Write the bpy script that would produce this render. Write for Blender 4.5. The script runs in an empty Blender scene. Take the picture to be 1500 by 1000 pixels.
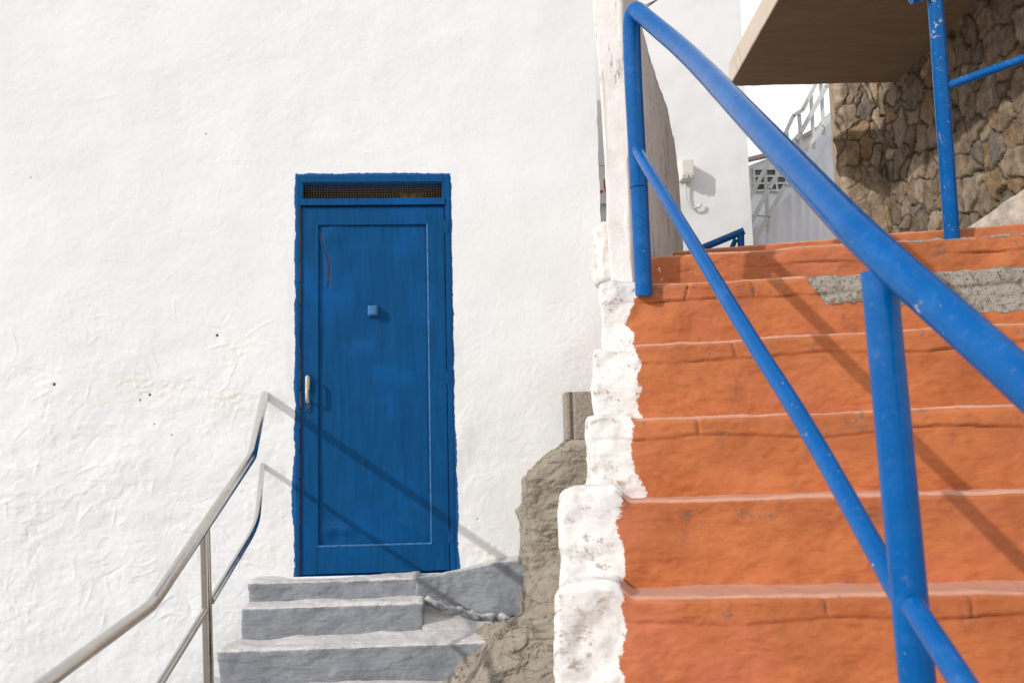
import bpy, math, random
import numpy as np
from mathutils import Vector, Matrix
random.seed(7); RS = np.random.RandomState(11)
scene = bpy.context.scene
COL = scene.collection

# ------------------------------------------------------------------ camera
EYE = Vector((0, 0, 1.42))           # street level is z = 0
F = 1500.0                           # focal length in units of 1/1500 of the picture width
YAW, PITCH, ROLL = math.radians(3.6), math.atan(185/1500), math.radians(1.34)
FH = Vector((math.sin(YAW), math.cos(YAW), 0)); R0 = Vector((math.cos(YAW), -math.sin(YAW), 0))
FW = (FH*math.cos(PITCH) + Vector((0, 0, math.sin(PITCH)))).normalized()
U0 = R0.cross(FW)
RT = R0*math.cos(ROLL) - U0*math.sin(ROLL)
UP = U0*math.cos(ROLL) + R0*math.sin(ROLL)
def ray(px, py): return FW + RT*((px-750)/F) + UP*((500-py)/F)
def P(px, py, d): return EYE + ray(px, py)*d
def onY(px, py, Y):
    r = ray(px, py); return EYE + r*((Y-EYE.y)/r.y)
def onX(px, py, X):
    r = ray(px, py); return EYE + r*((X-EYE.x)/r.x)
def proj(p):
    q = Vector(p)-EYE; d = q.dot(FW); return 750+F*q.dot(RT)/d, 500-F*q.dot(UP)/d
cam = bpy.data.cameras.new('camera'); co = bpy.data.objects.new('camera', cam); COL.objects.link(co)
m = Matrix((RT, UP, -FW)).transposed().to_4x4(); m.translation = EYE; co.matrix_world = m
cam.sensor_width = 36; cam.lens = 36; cam.clip_end = 2000; cam.clip_start = .05
cam.dof.use_dof = True; cam.dof.focus_distance = 4.9; cam.dof.aperture_fstop = 6.3
scene.camera = co

# ------------------------------------------------------------------ numpy noise
def _h(i, j, k, s):
    h = (i.astype(np.uint32)*np.uint32(374761393) + j.astype(np.uint32)*np.uint32(668265263)
         + k.astype(np.uint32)*np.uint32(2246822519) + np.uint32((s*3266489917) & 0xffffffff))
    h = (h ^ (h >> np.uint32(13)))*np.uint32(1274126177)
    h = (h ^ (h >> np.uint32(16)))*np.uint32(2654435761)
    return h ^ (h >> np.uint32(15))
def gn(p, s=0):
    p = np.asarray(p, float)+1000.0
    f = np.floor(p); i = f.astype(np.int64); f = p-f
    w = f*f*f*(f*(f*6-15)+10); out = 0
    for dx in (0, 1):
        for dy in (0, 1):
            for dz in (0, 1):
                h = _h(i[:, 0]+dx, i[:, 1]+dy, i[:, 2]+dz, s)
                g = ((h & 1023)/511.5-1)*(f[:, 0]-dx) + (((h >> 10) & 1023)/511.5-1)*(f[:, 1]-dy) + (((h >> 20) & 1023)/511.5-1)*(f[:, 2]-dz)
                out = out + g*(w[:, 0] if dx else 1-w[:, 0])*(w[:, 1] if dy else 1-w[:, 1])*(w[:, 2] if dz else 1-w[:, 2])
    return out
def fbm(p, sc, o=4, s=0, gain=.5):
    p = np.asarray(p, float)*np.asarray(sc); a, t = 1., 0
    for k in range(o):
        t = t+a*gn(p*(2.03**k), s+k*17); a *= gain
    return t
def ridge(p, sc, o=3, s=0):
    p = np.asarray(p, float)*np.asarray(sc); a, t = 1., 0
    for k in range(o):
        t = t+a*(1-2*np.abs(gn(p*(2.1**k), s+k*13))); a *= .5
    return t
def sst(a, b, x):
    t = np.clip((x-a)/(b-a), 0, 1); return t*t*(3-2*t)

# ------------------------------------------------------------------ mesh helpers
def mesh_np(name, V, Q, mat, parent=None, attrs=None, smooth=True, cols=None):
    V = np.asarray(V, np.float32); Q = np.asarray(Q, np.int32)
    me = bpy.data.meshes.new(name)
    me.vertices.add(len(V)); me.vertices.foreach_set('co', V.ravel())
    n = Q.shape[1]
    me.loops.add(Q.size); me.loops.foreach_set('vertex_index', Q.ravel())
    me.polygons.add(len(Q)); me.polygons.foreach_set('loop_start', np.arange(0, Q.size, n, dtype=np.int32))
    me.polygons.foreach_set('use_smooth', np.full(len(Q), smooth, bool))
    me.update(calc_edges=True)
    for k, v in (attrs or {}).items():
        a = me.attributes.new(k, 'FLOAT', 'POINT'); a.data.foreach_set('value', np.asarray(v, np.float32))
    for k, v in (cols or {}).items():
        a = me.attributes.new(k, 'FLOAT_VECTOR', 'POINT'); a.data.foreach_set('vector', np.asarray(v, np.float32).ravel())
    me.materials.append(mat)
    o = bpy.data.objects.new(name, me); COL.objects.link(o)
    if parent: o.parent = parent
    return o
def grid_quads(nx, ny, flip=False):
    i, j = np.meshgrid(np.arange(nx-1), np.arange(ny-1), indexing='ij')
    a = (i*ny+j).ravel(); q = np.stack([a, a+ny, a+ny+1, a+1], 1)
    return q[:, ::-1] if flip else q
class MB:
    """collects pieces, builds ONE mesh object"""
    def __init__(s): s.v = []; s.f = []
    def add(s, V, Fs):
        b = len(s.v); s.v += [tuple(x) for x in V]; s.f += [tuple(b+i for i in f) for f in Fs]
    def box(s, a, b, M=None):
        V = [Vector((x, y, z)) for x in (a[0], b[0]) for y in (a[1], b[1]) for z in (a[2], b[2])]
        if M: V = [M @ v for v in V]
        s.add(V, [(0, 1, 3, 2), (4, 6, 7, 5), (0, 4, 5, 1), (2, 3, 7, 6), (0, 2, 6, 4), (1, 5, 7, 3)])
    def tube(s, pts, r, seg=20, cap=True, rs=None):
        pts = [Vector(p) for p in pts]; n = len(pts); prev = None; V = []; 
        for i, p in enumerate(pts):
            t = (pts[min(i+1, n-1)]-pts[max(i-1, 0)]).normalized()
            if prev is None:
                a = t.orthogonal().normalized()
            else:
                a = (prev-t*prev.dot(t)).normalized()
            prev = a; b = t.cross(a); rr = rs[i] if rs else r
            V += [p+(a*math.cos(2*math.pi*k/seg)+b*math.sin(2*math.pi*k/seg))*rr for k in range(seg)]
        Fs = [(i*seg+k, i*seg+(k+1) % seg, (i+1)*seg+(k+1) % seg, (i+1)*seg+k) for i in range(n-1) for k in range(seg)]
        if cap: Fs += [tuple(reversed(range(seg))), tuple((n-1)*seg+k for k in range(seg))]
        s.add(V, Fs)
    def prism(s, poly, d):
        """closed polygon of 3-D points pushed along vector d"""
        n = len(poly); d = Vector(d); V = [Vector(p) for p in poly]+[Vector(p)+d for p in poly]
        s.add(V, [tuple(range(n)), tuple(reversed(range(n, 2*n)))]+[(i, i+n, (i+1) % n+n, (i+1) % n) for i in range(n)])
    def build(s, name, mat, parent=None, smooth=False, bevel=0):
        me = bpy.data.meshes.new(name); me.from_pydata(s.v, [], s.f); me.update()
        import bmesh
        bm = bmesh.new(); bm.from_mesh(me); bmesh.ops.recalc_face_normals(bm, faces=bm.faces)
        if bevel: bmesh.ops.bevel(bm, geom=[e for e in bm.edges if len(e.link_faces) == 2 and e.calc_face_angle(0) > .6], offset=bevel, segments=2, affect='EDGES', profile=.6)
        bm.to_mesh(me); bm.free()
        me.materials.append(mat)
        me.polygons.foreach_set('use_smooth', [smooth]*len(me.polygons))
        if smooth: me.set_sharp_from_angle(angle=math.radians(50))
        o = bpy.data.objects.new(name, me); COL.objects.link(o)
        if parent: o.parent = parent
        return o
def fillet(pts, rad, n=8):
    pts = [Vector(p) for p in pts]; out = [pts[0]]
    for i in range(1, len(pts)-1):
        a, b, c = pts[i-1], pts[i], pts[i+1]
        r1 = min(rad, (a-b).length*.45); r2 = min(rad, (c-b).length*.45)
        p0 = b+(a-b).normalized()*r1; p1 = b+(c-b).normalized()*r2
        for k in range(n+1):
            t = k/n; out.append(p0*(1-t)**2+b*2*t*(1-t)+p1*t*t)
    out.append(pts[-1]); return out
def block(xs, ys, zs, r):
    """surface lattice of a box with rounded edges -> verts, normals, quads"""
    xs, ys, zs = map(np.asarray, (xs, ys, zs)); nx, ny, nz = len(xs), len(ys), len(zs)
    M = np.zeros((nx, ny, nz), bool); M[0] = M[-1] = True; M[:, 0] = M[:, -1] = True; M[:, :, 0] = M[:, :, -1] = True
    I = np.full(M.shape, -1, np.int64); ii = np.argwhere(M); I[M] = np.arange(len(ii))
    p = np.stack([xs[ii[:, 0]], ys[ii[:, 1]], zs[ii[:, 2]]], 1)
    lo = np.array([xs[0], ys[0], zs[0]])+r; hi = np.array([xs[-1], ys[-1], zs[-1]])-r
    q = np.clip(p, lo, hi); n = p-q; n /= np.maximum(np.linalg.norm(n, axis=1, keepdims=True), 1e-9)
    p = q+n*r
    def fq(A, flip):
        a = np.stack([A[:-1, :-1], A[1:, :-1], A[1:, 1:], A[:-1, 1:]], -1).reshape(-1, 4)
        return a[:, ::-1] if flip else a
    Q = np.concatenate([fq(I[0], True), fq(I[-1], False), fq(I[:, 0], False), fq(I[:, -1], True), fq(I[:, :, 0], True), fq(I[:, :, -1], False)])
    return p, n, Q
def axis(a, b, step, r=0, fine=None):
    """lattice coordinates with extra points inside the rounded rim"""
    n = max(2, int(round((b-a-2*r)/step))+1)
    mid = np.linspace(a+r, b-r, n)
    if r:
        k = 5; t = 1-np.cos(np.linspace(0, math.pi/2, k+1)); e = np.tan(np.linspace(0, math.pi/4, k+1))*r
        return np.concatenate([(a+r-e[::-1])[:-1], mid, (b-r+e)[1:]])
    return mid

# ------------------------------------------------------------------ materials
class NT:
    def __init__(s, name):
        s.m = bpy.data.materials.new(name); s.m.use_nodes = True; s.t = s.m.node_tree; s.n = s.t.nodes; s.l = s.t.links
        s.b = s.n['Principled BSDF']; s.tc = s.n.new('ShaderNodeTexCoord')
    def link(s, a, b): s.l.new(a, b)
    def mapping(s, sc=(1, 1, 1), rot=(0, 0, 0)):
        k = s.n.new('ShaderNodeMapping'); k.inputs['Scale'].default_value = sc; k.inputs['Rotation'].default_value = rot
        s.link(s.tc.outputs['Object'], k.inputs['Vector']); return k.outputs[0]
    def noise(s, scale, detail=5, rough=.6, vec=None, dist=0):
        k = s.n.new('ShaderNodeTexNoise'); k.inputs['Scale'].default_value = scale; k.inputs['Detail'].default_value = detail
        k.inputs['Roughness'].default_value = rough; k.inputs['Distortion'].default_value = dist
        s.link(vec or s.tc.outputs['Object'], k.inputs['Vector']); return k.outputs[0]
    def voro(s, scale, feature='F1', vec=None):
        k = s.n.new('ShaderNodeTexVoronoi'); k.feature = feature; k.inputs['Scale'].default_value = scale
        s.link(vec or s.tc.outputs['Object'], k.inputs['Vector']); return k.outputs['Distance']
    def math(s, op, a, b=None, clamp=False):
        k = s.n.new('ShaderNodeMath'); k.operation = op; k.use_clamp = clamp
        for i, v in enumerate((a, b)):
            if v is None: continue
            if isinstance(v, (int, float)): k.inputs[i].default_value = v
            else: s.link(v, k.inputs[i])
        return k.outputs[0]
    def rng(s, v, a, b, c=0, d=1, smooth=True):
        k = s.n.new('ShaderNodeMapRange'); k.interpolation_type = 'SMOOTHSTEP' if smooth else 'LINEAR'
        s.link(v, k.inputs[0])
        for i, x in enumerate((a, b, c, d)): k.inputs[i+1].default_value = x
        return k.outputs[0]
    def attr(s, name):
        k = s.n.new('ShaderNodeAttribute'); k.attribute_name = name; return k
    def mix(s, f, a, b, mode='MIX'):
        k = s.n.new('ShaderNodeMix'); k.data_type = 'RGBA'; k.blend_type = mode
        for i, v in ((0, f), (6, a), (7, b)):
            if isinstance(v, (int, float)): k.inputs[i].default_value = v
            elif isinstance(v, tuple): k.inputs[i].default_value = (*v, 1) if len(v) == 3 else v
            else: s.link(v, k.inputs[i])
        return k.outputs[2]
    def bump(s, items):
        prev = None
        for h, dist in items:
            k = s.n.new('ShaderNodeBump'); k.inputs['Distance'].default_value = dist; k.inputs['Strength'].default_value = 1
            s.link(h, k.inputs['Height'])
            if prev: s.link(prev, k.inputs['Normal'])
            prev = k.outputs[0]
        s.link(prev, s.b.inputs['Normal'])
    def fin(s, col, rough=.8, spec=.3, metal=0):
        for k, v in (('Base Color', col), ('Roughness', rough), ('Metallic', metal), ('Specular IOR Level', spec)):
            if isinstance(v, tuple): s.b.inputs[k].default_value = (*v, 1)
            elif isinstance(v, (int, float)): s.b.inputs[k].default_value = v
            else: s.link(v, s.b.inputs[k])
        return s.m

def m_plain(name, col, rough=.7, var=.12, sc=8, bs=None, bd=.002, metal=0, spec=.3):
    t = NT(name); n = t.noise(sc, 6, .65)
    c = t.mix(t.rng(n, .3, .7), tuple(x*(1-var) for x in col), tuple(min(1, x*(1+var)) for x in col))
    if bs: t.bump([(t.noise(bs, 5, .65), bd)])
    return t.fin(c, rough, spec, metal)

WHITE = (.80, .795, .785)
def m_wall():
    t = NT('white_plaster')
    a = t.noise(1.6, 5, .6); b = t.noise(9, 6, .65); c = t.mix(t.rng(a, .35, .7), (.79, .80, .81), (.76, .765, .765))
    c = t.mix(t.math('MULTIPLY', t.rng(b, .56, .72), .35), c, (.80, .74, .67))
    c = t.mix(t.rng(t.attr('cream').outputs['Fac'], 0, 1, 0, .55), c, (.83, .77, .69))
    c = t.mix(t.rng(t.attr('pit').outputs['Fac'], .4, .6), c, (.10, .085, .07))
    hc_ = t.math('MULTIPLY', t.rng(t.math('ABSOLUTE', t.math('SUBTRACT', t.noise(1.5, 6, .62), .5)), 0, .0045, 1, 0), t.rng(t.noise(2.3, 3, .5), .53, .60)); c = t.mix(t.math('MULTIPLY', hc_, .03), c, (.5, .46, .42))
    # ragged blue brushwork round the door
    e = t.math('ADD', t.attr('paint').outputs['Fac'], t.math('MULTIPLY', t.math('SUBTRACT', t.noise(30, 7, .8, t.mapping((1, 1, .7))), .5), .026))
    e = t.math('ADD', e, t.math('MULTIPLY', t.math('SUBTRACT', t.noise(6, 4, .6), .5), .034))
    k = t.rng(e, -.0012, .0012)
    bl = t.mix(t.noise(14, 6, .7, t.mapping((4, 4, .5))), (.0, .060, .22), (.002, .115, .36))
    c = t.mix(k, c, bl)
    t.bump([(hc_, -.0006), (t.noise(22, 7, .62), .0024), (t.noise(150, 4, .6), .0006)])
    return t.fin(c, t.rng(k, 0, 1, .85, .5), .25)
def m_house_plain(name, col=(.80, .80, .80), bd=.004):
    t = NT(name); a = t.noise(1.2, 6, .6); b = t.noise(5, 6, .7, t.mapping((3, 3, .3)))
    c = t.mix(t.rng(a, .35, .7), col, tuple(x*.93 for x in col)); c = t.mix(t.math('MULTIPLY', t.rng(b, .55, .75), .3), c, tuple(x*.82 for x in col))
    t.bump([(t.noise(6, 5, .55), bd)]); return t.fin(c, .9, .2)
def m_stair():
    t = NT('painted_masonry')
    n1 = t.noise(3.5, 6, .65); n2 = t.noise(22, 6, .7, t.mapping((.6, 1, 1.6))); n3 = t.noise(90, 4, .7)
    o = t.mix(t.rng(n1, .3, .7), (.39, .118, .038), (.51, .165, .056))
    o = t.mix(t.math('MULTIPLY', t.rng(n2, .45, .72), .55), o, (.33, .078, .028))
    o = t.mix(t.math('MULTIPLY', t.rng(t.noise(6, 7, .75, t.mapping((1.4, 1, .7), (.3, 0, 0))), .56, .66), .45), o, (.27, .085, .05))
    o = t.mix(t.math('MULTIPLY', t.rng(t.noise(2.1, 4, .6, t.mapping((1, 1, 1), (0, 0, 1))), .5, .68), .6), o, (.52, .16, .085))
    w = t.attr('wear').outputs['Fac']
    o = t.mix(t.rng(t.math('ADD', w, t.math('MULTIPLY', t.math('SUBTRACT', n2, .5), .9)), .25, 1.0, 0, .85), o, (.57, .31, .225))
    # grime specks where the paint has chipped on the nosing
    g = t.math('MULTIPLY', t.rng(t.noise(15, 7, .8), .575, .64), t.rng(t.attr('lip').outputs['Fac'], .2, 1, .25, 1))
    o = t.mix(t.math('MULTIPLY', g, .8), o, (.17, .115, .09))
    o = t.mix(t.rng(t.attr('groove').outputs['Fac'], .3, 1.0, 0, .8), o, (.09, .04, .022))
    wn = t.noise(12, 6, .7)
    wh = t.mix(t.rng(wn, .48, .72), (.76, .745, .725), (.58, .54, .50))
    wh = t.mix(t.math('MULTIPLY', t.rng(t.noise(19, 7, .8), .555, .63), .8), wh, (.30, .22, .17))
    wh = t.mix(t.math('MULTIPLY', t.rng(t.noise(4.5, 7, .75, t.mapping((1, 1, .7))), .52, .68), .75), wh, (.47, .42, .375))
    ck = t.rng(t.math('ABSOLUTE', t.math('SUBTRACT', t.noise(5, 4, .7, t.mapping((.6, 1, 1.2))), .5)), .0, .008, 1, 0)
    ck = t.math('MULTIPLY', ck, t.rng(t.noise(9, 3, .6), .48, .56)); wh = t.mix(t.math('MULTIPLY', ck, .22), wh, (.20, .15, .12))
    e = t.math('ADD', t.attr('white').outputs['Fac'], t.math('MULTIPLY', t.math('SUBTRACT', t.noise(24, 7, .8), .5), .055)); e = t.math('ADD', e, t.math('MULTIPLY', t.math('SUBTRACT', t.noise(7, 2, .5), .5), .10))
    e = t.math('ADD', e, t.math('MULTIPLY', t.math('SUBTRACT', t.noise(150, 2, .7, t.mapping((.25, .25, 1))), .5), .010))
    c = t.mix(t.rng(e, -.0012, .0012), o, wh)
    # bare concrete
    b = t.math('ADD', t.attr('bare').outputs['Fac'], t.math('MULTIPLY', t.math('SUBTRACT', t.noise(20, 6, .7), .5), .07))
    agg = t.mix(t.rng(t.noise(60, 6, .8), .52, .62), (.54, .50, .43), (.19, .155, .125))
    agg = t.mix(t.rng(t.noise(5, 6, .7), .50, .60), agg, (.30, .225, .15)); agg = t.mix(t.rng(n3, .60, .68), agg, (.07, .055, .045))
    bk = t.rng(b, -.002, .002); c = t.mix(bk, c, agg)
    t.bump([(t.noise(14, 6, .6, t.mapping((.5, 1, 1.3))), .0042), (t.noise(60, 5, .65, t.mapping((.25, 1, 1.5))), .0012), (t.noise(220, 3, .6), .0004), (t.math('MULTIPLY', bk, t.noise(55, 6, .8)), .02)])
    return t.fin(c, .72, .3)
def m_grey():
    t = NT('grey_painted_concrete')
    n = t.noise(6, 6, .7); c = t.mix(t.rng(n, .35, .7), (.215, .232, .262), (.275, .29, .315))
    st = t.noise(40, 5, .7, t.mapping((.35, 1, 2.2))); c = t.mix(t.math('MULTIPLY', t.rng(st, .5, .7), .5), c, (.34, .35, .37)); c = t.mix(t.rng(t.noise(24, 7, .8), .60, .68, 0, .6), c, (.11, .11, .115))
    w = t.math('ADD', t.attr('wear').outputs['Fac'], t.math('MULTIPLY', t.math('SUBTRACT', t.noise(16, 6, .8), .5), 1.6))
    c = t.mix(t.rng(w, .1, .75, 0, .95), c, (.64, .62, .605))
    t.bump([(t.noise(16, 7, .7, t.mapping((.35, 1, 1.5))), .011), (st, .005), (t.noise(160, 4, .65), .001)])
    return t.fin(c, .7, .3)
def m_rock():
    t = NT('bedrock')
    c = t.mix(t.rng(t.noise(4, 6, .7), .3, .7), (.42, .36, .285), (.56, .50, .415)); c = t.mix(t.rng(t.noise(13, 6, .75, t.mapping((.5, 1, 2))), .54, .72), c, (.20, .17, .14))
    c = t.mix(t.rng(t.noise(60, 5, .8), .62, .72), c, (.46, .42, .36)); c = t.mix(t.rng(t.noise(33, 4, .8), .66, .72), c, (.07, .055, .045))
    t.bump([(t.noise(9, 13, .74, t.mapping((.6, 1, 1.7), (0, .3, 0))), .045), (t.rng(t.math('ABSOLUTE', t.math('SUBTRACT', t.noise(4, 5, .65, t.mapping((.5, 1, 2.2), (0, .25, 0))), .5)), 0, .02, 0, 1), .016), (t.rng(t.voro(38), .10, .25), .004), (t.noise(70, 6, .8), .008)])
    return t.fin(c, .95, .1)
def m_blue(name='blue_rail_paint', chips=.7, base=(.0, .092, .32)):
    t = NT(name); c = t.mix(t.noise(9, 5, .7), tuple(x*.8 for x in base), tuple(x*1.2 for x in base))
    n = t.noise(26, 6, .8); big = t.noise(3.0, 3, .5)
    sel = t.math('ADD', n, t.math('MULTIPLY', big, .35)); k = t.rng(sel, chips+.12, chips+.125)
    c = t.mix(k, c, (.48, .47, .45)); c = t.mix(t.math('MULTIPLY', t.rng(t.noise(7, 7, .8), .5, .7), .35), c, (.05, .19, .50)); c = t.mix(t.math('MULTIPLY', t.rng(t.noise(44, 6, .8), .58, .68), .5), c, (.10, .16, .28))
    t.bump([(t.noise(18, 5, .6), .0016), (t.noise(90, 4, .6), .0004), (k, -.0006)])
    return t.fin(c, t.rng(t.noise(14, 6, .7), .3, .7, .13, .25), .22)
def m_door(name='blue_door_paint', v=1.):
    t = NT(name); st = t.noise(10, 7, .7, t.mapping((4, 4, .35)))
    c = t.mix(t.rng(st, .3, .7), (.0*v, .050*v, .155*v), (.0*v, .072*v, .215*v)); c = t.mix(t.rng(t.noise(2.2, 4, .6), .5, .72, 0, .6), c, (.001, .095*v, .33*v))
    c = t.mix(t.rng(t.noise(34, 6, .8), .73, .75), c, (.35, .42, .48)); c = t.mix(t.rng(t.attr('split').outputs['Fac'], .4, .9), c, (.12, .07, .055))
    t.bump([(t.noise(40, 6, .7, t.mapping((2.2, 2, .25))), .0010), (t.noise(7, 3, .5), .0025)])
    return t.fin(c, t.rng(t.noise(9, 6, .7), .3, .7, .42, .62), .12)
def m_steel():
    t = NT('stainless_steel'); c = t.mix(t.noise(20, 5, .7), (.50, .47, .43), (.68, .66, .63))
    c = t.mix(t.math('MULTIPLY', t.rng(t.noise(35, 6, .8), .66, .74), .4), c, (.30, .22, .15))
    t.bump([(t.noise(120, 3, .6), .0002)]); return t.fin(c, t.rng(t.noise(12, 5, .7), .3, .7, .10, .24), .5, 1.)
def m_stone():
    t = NT('rubble_stone'); v = t.attr('tint').outputs['Vector']
    c = t.mix(t.rng(t.noise(11, 6, .75), .3, .7), t.mix(1., v, (.65, .63, .60), 'MULTIPLY'), t.mix(1., v, (1.5, 1.48, 1.45), 'MULTIPLY'))
    c = t.mix(t.rng(t.noise(45, 5, .8), .62, .72, 0, .7), c, (.40, .36, .31))
    t.bump([(t.noise(16, 8, .75), .02), (t.noise(80, 5, .7), .005)]); return t.fin(c, .95, .12)
def m_slab():
    t = NT('board_marked_concrete'); n = t.noise(5, 6, .65, t.mapping((.35, 3.0, 3), (0, 0, .05)))
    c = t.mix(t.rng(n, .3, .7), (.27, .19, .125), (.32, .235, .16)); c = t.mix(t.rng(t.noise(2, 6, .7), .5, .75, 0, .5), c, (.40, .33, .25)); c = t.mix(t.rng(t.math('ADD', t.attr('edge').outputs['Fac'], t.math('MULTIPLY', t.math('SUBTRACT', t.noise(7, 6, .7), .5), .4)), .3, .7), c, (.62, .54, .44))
    t.bump([(n, .002), (t.noise(9, 6, .7), .006), (t.noise(60, 5, .7), .003)]); return t.fin(c, .92, .15)
def m_parapet():
    t = NT('weathered_whitewash'); n = t.noise(7, 6, .7)
    c = t.mix(t.rng(n, .4, .75), (.76, .735, .71), (.66, .61, .57)); vs = t.mapping((2.2, 2.2, .28))
    k = t.math('MULTIPLY', t.rng(t.noise(16, 6, .8, vs), .53, .61), t.rng(t.noise(2.6, 3, .5), .48, .56))
    c = t.mix(t.math('MULTIPLY', k, .85), c, (.17, .14, .125)); c = t.mix(t.rng(t.noise(30, 5, .8), .68, .72, 0, .6), c, (.4, .3, .25))
    t.bump([(t.noise(9, 7, .65), .008), (t.noise(70, 5, .7), .002)]); return t.fin(c, .88, .2)
def m_ground(name='street_concrete', col=(.36, .34, .31)):
    t = NT(name); c = t.mix(t.rng(t.noise(1.3, 7, .7), .3, .7), tuple(x*.8 for x in col), tuple(x*1.15 for x in col)); c = t.mix(t.rng(t.noise(40, 5, .8), .6, .7, 0, .5), c, tuple(x*.5 for x in col))
    t.bump([(t.noise(8, 6, .6), .01), (t.noise(90, 5, .7), .003)]); return t.fin(c, .95, .1)
M = dict(wall=m_wall(), far=m_house_plain('far_white_render'), stair=m_stair(), grey=m_grey(), rock=m_rock(), blue=m_blue(chips=.735), blue2=m_blue('blue_rail_paint_chipped', .665),
         door=m_door(), steel=m_steel(), stone=m_stone(), slab=m_slab(), parapet=m_parapet(), ground=m_ground(), terrace=m_ground('terrace_concrete', (.40, .33, .28)),
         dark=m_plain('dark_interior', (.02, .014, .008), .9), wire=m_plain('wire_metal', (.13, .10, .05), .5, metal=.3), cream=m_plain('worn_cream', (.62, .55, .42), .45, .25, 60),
         rust=m_plain('bare_rusty_wood', (.10, .045, .028), .9, .4, 60), whitemetal=m_plain('white_painted_metal', (.58, .58, .555), .45, .06),
         box=m_plain('cream_plastic', (.70, .68, .62), .5, .04), red=m_plain('red_sign_paint', (.72, .015, .02), .5, .03), signw=m_plain('white_sign_board', (.78, .77, .76), .5, .03),
         glass=m_plain('dark_green_glass', (.012, .05, .045), .15, .3, 3, spec=.6), black=m_plain('black_cable', (.02, .02, .02), .6),
         blockm=m_plain('rough_brown_block', (.33, .285, .245), .95, .4, 120, 130, .006), brownpaint=m_plain('brown_lump', (.14, .06, .012), .9, .6, 30, 40, .02))

# ------------------------------------------------------------------ object helpers
def thing(name, label, cat, loc=(0, 0, 0), group=None):
    o = bpy.data.objects.new(name, None); COL.objects.link(o); o.empty_display_size = .1
    o['label'] = label; o['category'] = cat
    if group: o['group'] = group
    return o
def tag(o, label, cat, group=None):
    o['label'] = label; o['category'] = cat
    if group: o['group'] = group
    return o
def place(root, loc):
    """put the Empty at the thing's base, keeping its parts where they stand"""
    loc = Vector(loc); root.location = loc
    for c in root.children:
        c.location = c.location-loc
def recentre(o, loc):
    """move the origin of a mesh"""
    loc = Vector(loc); o.data.transform(Matrix.Translation(-loc)); o.location = loc
    return o

# ================================================================== house with the blue door
YW = 5.50
house = thing('white_house', 'white rough-plastered house wall with a narrow blue door above grey steps', 'house')
DL, DR = onY(440.3, 570, YW).x, onY(654.5, 570, YW).x       # door leaf
DT, DB = onY(545, 302.5, YW).z, onY(545, 839, YW).z
FT = onY(545, 256, YW).z                                     # top of frame
FL, FR = onY(431, 500, YW).x, onY(663, 500, YW).x
x0, x1 = -6.5, onY(875, 180, YW).x
vx0 = onY(-20, 900, YW).x; zt = 4.3; vz0 = onY(0, 1010, YW).z; vz1 = onY(0, -10, YW).z
xs = np.concatenate([np.linspace(x0, vx0, 60)[:-1], np.arange(vx0, x1, .0058), [x1]])
zs = np.concatenate([np.linspace(-.1, vz0, 12)[:-1], np.arange(vz0, vz1, .0058), np.linspace(vz1, zt, 20)])
X, Z = np.meshgrid(xs, zs, indexing='ij'); p3 = np.stack([X.ravel(), Z.ravel(), 0*X.ravel()], 1)
low = sst(EYE.z+1.1, EYE.z-.2, p3[:, 1])                     # rougher render low on the wall
rough_side = 1-.55*sst(FR, FR+.3, p3[:, 0])
H = fbm(p3, (1.1, 1.1, 1), 3, 1)*.012 + (fbm(p3, (6, 7, 1), 4, 2)*(.0016+.0024*low) + fbm(p3, (28, 30, 1), 3, 3)*(.0004+.0006*low))*rough_side
# trowel terraces: edges where one coat of render stops
q = fbm(p3, (2.2, 3.2, 1), 4, 9, .55)
for lv in (-.25, -.08, .06, .2):
    H += sst(lv-.006, lv+.006, q)*(.0004+.0011*low)*np.clip(gn(p3*np.array([2, 2, 1]), 33)*5, -1, 1)*rough_side
H = H.reshape(X.shape)*1.45; cream = np.zeros_like(H); pit = np.zeros_like(H)
def stroke(cx, cz, ang, L, cur, w, h):
    pts = []; x, z, a = cx, cz, ang
    for k in range(max(6, int(L/.006))):
        pts.append((x, z)); x += math.cos(a)*.006; z += math.sin(a)*.006; a += cur*.006
    pts = np.array(pts)
    i0, i1 = np.searchsorted(xs, [pts[:, 0].min()-.04, pts[:, 0].max()+.04]); j0, j1 = np.searchsorted(zs, [pts[:, 1].min()-.04, pts[:, 1].max()+.04])
    if i1-i0 < 3 or j1-j0 < 3: return
    gx, gz = X[i0:i1, j0:j1], Z[i0:i1, j0:j1]; best = np.full(gx.shape, 9.); tt = np.zeros(gx.shape)
    for n_, (a_, b_) in enumerate(pts):
        d = (gx-a_)**2+(gz-b_)**2; m_ = d < best; best[m_] = d[m_]; tt[m_] = n_/len(pts)
    H[i0:i1, j0:j1] += h*np.exp(-best/(w*w))*np.sin(np.pi*np.clip(tt, .02, .98))**.5
for k in range(520):
    cx = RS.uniform(vx0, x1)
    cz = EYE.z-.75+1.6*RS.rand()**1.5 if k < 440 else RS.uniform(EYE.z+.6, vz1)
    if FL-.25 < cx < FR+.12 and cz < FT+.08: continue
    amp = 1 if k < 440 else .4
    if cx > FR: amp *= .35
    stroke(cx, cz, RS.choice([RS.uniform(1.1, 2.0), RS.uniform(-.5, .5), RS.uniform(0, 3.1)]), RS.uniform(.03, .17), RS.uniform(-9, 9), RS.uniform(.003, .0062), amp*RS.choice([-1, 1, 1])*RS.uniform(.0010, .0038))
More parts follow.
